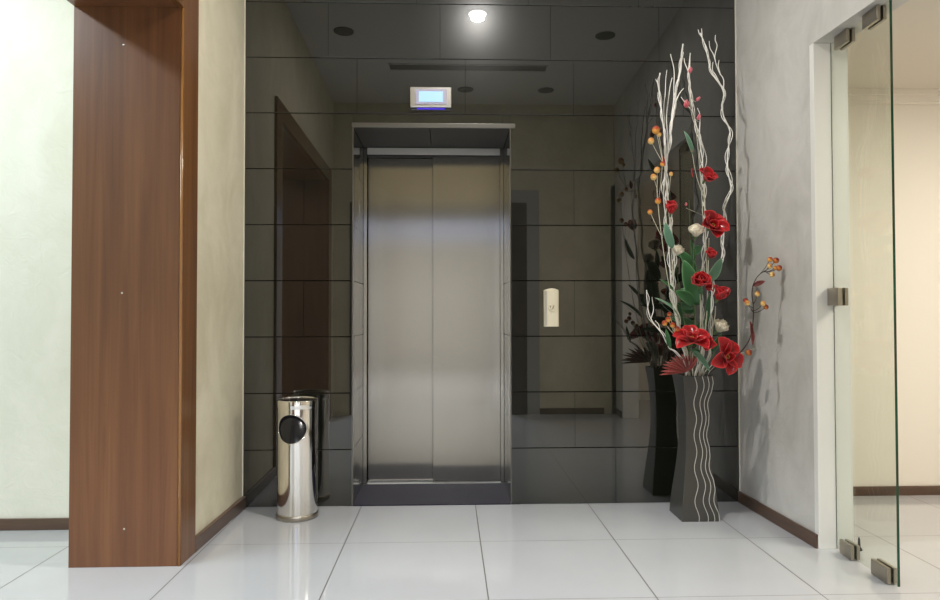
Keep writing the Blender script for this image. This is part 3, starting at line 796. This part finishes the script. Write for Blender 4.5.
berry_stem('berry_spray', 'dark twig with orange berries arching up in front of the right wall', (.055, -.035),
    [(724,364,Y9+.09), (738,354.5,Y9+.05), (747,344,Y9), (751.5,333,Y9), (753.3,318,Y9), (753.3,305,Y9), (752,294,Y9), (753.5,284,Y9), (758,276,Y9), (763,272,Y9), (767,270,Y9)],
    [((753.3,308,Y9), (747.5,303,Y9-.01), .0105, 'yellow_berry'), ((753.3,312,Y9), (745.5,300.5,Y9), .0095, 'red_berry'), ((753,304,Y9), (757.3,294,Y9), .0105, 'yellow_berry'),
     ((753.3,311,Y9), (763,303.5,Y9-.01), .0105, 'yellow_berry'), ((753.3,313,Y9), (766,307,Y9), .0100, 'red_berry'), ((758,276,Y9), (770,259.5,Y9), .0105, 'orange_berry'),
     ((760,274,Y9), (776,260.5,Y9), .0120, 'red_berry'), ((763,272,Y9), (779,268,Y9), .0115, 'red_berry'), ((761,273,Y9), (769.5,266,Y9-.01), .0100, 'yellow_berry'),
     ((765,271,Y9), (772,274.5,Y9-.01), .0105, 'yellow_berry'), ((763,272,Y9), (775,268,Y9), .0085, 'orange_berry')],
    m='brown_stem', r=.0032, leaves=[(at(753.5,286,Y9), at(765,281,Y9-.01), .012, 'dark_leaf', (0,-1,.6)), (at(751.5,335,Y9), at(750,321,Y9-.01), .009, 'dark_leaf', (.3,-1,0)),
      (at(753,331,Y9), at(752.5,345,Y9-.01), .008, 'dark_leaf', (-.3,-1,0))])

# ---- red fan leaf
fn = stem_thing('fan_leaf', 'dusty dark red feathery leaf drooping over the left rim of the vase', 'leaf', (-.045, -.04))
bm = B(); tube(bm, path((-.045, -.04), [(690,371,-.30), (684,367,-.33)]), .003, .0022, 7, 3); link('stem', bm, M['dark_leaf'], fn, True)
b0 = at(688,371,-.31)
for k in range(15):
    f = k/14; a = math.radians(-8 + 128*f); l = (28 - 9*f)*random.uniform(.9, 1.05)
    leaf(fn, b0, at(688 - l*math.cos(a), 371.5 - l*.82*math.sin(a), -.36 - .02*math.sin(k*2.3)), .0085, 'feather', (.2,-1,.5), .3, .3, name='leaflet')

# ---- foliage at the back of the bouquet (shows mainly as the mirror image in the tiles)
fo = stem_thing('foliage_stem', 'leafy green stem at the back of the bouquet, nearest the black tiles', 'leafy stem', (-.01, .045))
bm = B(); tube(bm, path((-.01, .045), [(697,350,-.16), (694,310,-.15), (691,270,-.14), (690,235,-.14), (689,200,-.14)]), .003, .0016, 7, 4); link('stem', bm, M['stem'], fo, True)
for (a, b, w, y) in (((694,312),(676,308),.02,-.12), ((695,330),(712,318),.02,-.12), ((692,282),(706,268),.022,-.12), ((691,262),(676,252),.02,-.12),
                     ((691,255),(701,246),.022,-.11), ((693,300),(681,288),.024,-.10), ((696,345),(680,338),.02,-.11), ((696,340),(714,345),.024,-.10), ((694,325),(671,318),.022,-.20), ((693,308),(666,304),.018,-.22), ((695,335),(672,331),.020,-.26)):
    leaf(fo, at(*a, -.15), at(*b, y), w, 'leaf', (0,-1,.3), .3)

# ------------------------------------------------------------------ lights
def area(name, loc, size, power, col, rot=(0,0,0), shape='DISK', sy=None):
    l = bpy.data.lights.new(name, 'AREA'); l.energy = power; l.color = col; l.shape = shape; l.size = size
    if sy: l.size_y = sy
    o = bpy.data.objects.new(name, l); COL.objects.link(o); o.location = loc; o.rotation_euler = rot; return o
area('left_room_lamp', (-1.75, -1.80, H-.02), .30, 76, (.81,.93,1.0), shape='RECTANGLE', sy=1.7)
area('lobby_downlight', (1.265, -1.08, H-.040), .09, 34, (1.0,.965,.90))
area('hall_lamp', (.95, -4.9, 2.98), 1.0, 230, (.88,.93,1.0), shape='SQUARE')
area('right_room_lamp', (4.1, -1.6, 2.24), .9, 53, (1.0,.93,.82), shape='SQUARE')

w = bpy.data.worlds.new('world'); S.world = w; w.use_nodes = True
w.node_tree.nodes['Background'].inputs[0].default_value = (.5,.6,.8,1); w.node_tree.nodes['Background'].inputs[1].default_value = .05
S.cycles.max_bounces = 10; S.cycles.diffuse_bounces = 6; S.cycles.glossy_bounces = 6; S.cycles.transparent_max_bounces = 12
S.cycles.use_denoising = True; S.cycles.caustics_reflective = False; S.cycles.caustics_refractive = False
S.cycles.sample_clamp_indirect = 6
vs0 = S.view_settings
vs0.view_transform = 'Standard'; vs0.look = 'None'; vs0.gamma = 1; vs0.use_curve_mapping = False; vs0.exposure = 0.0
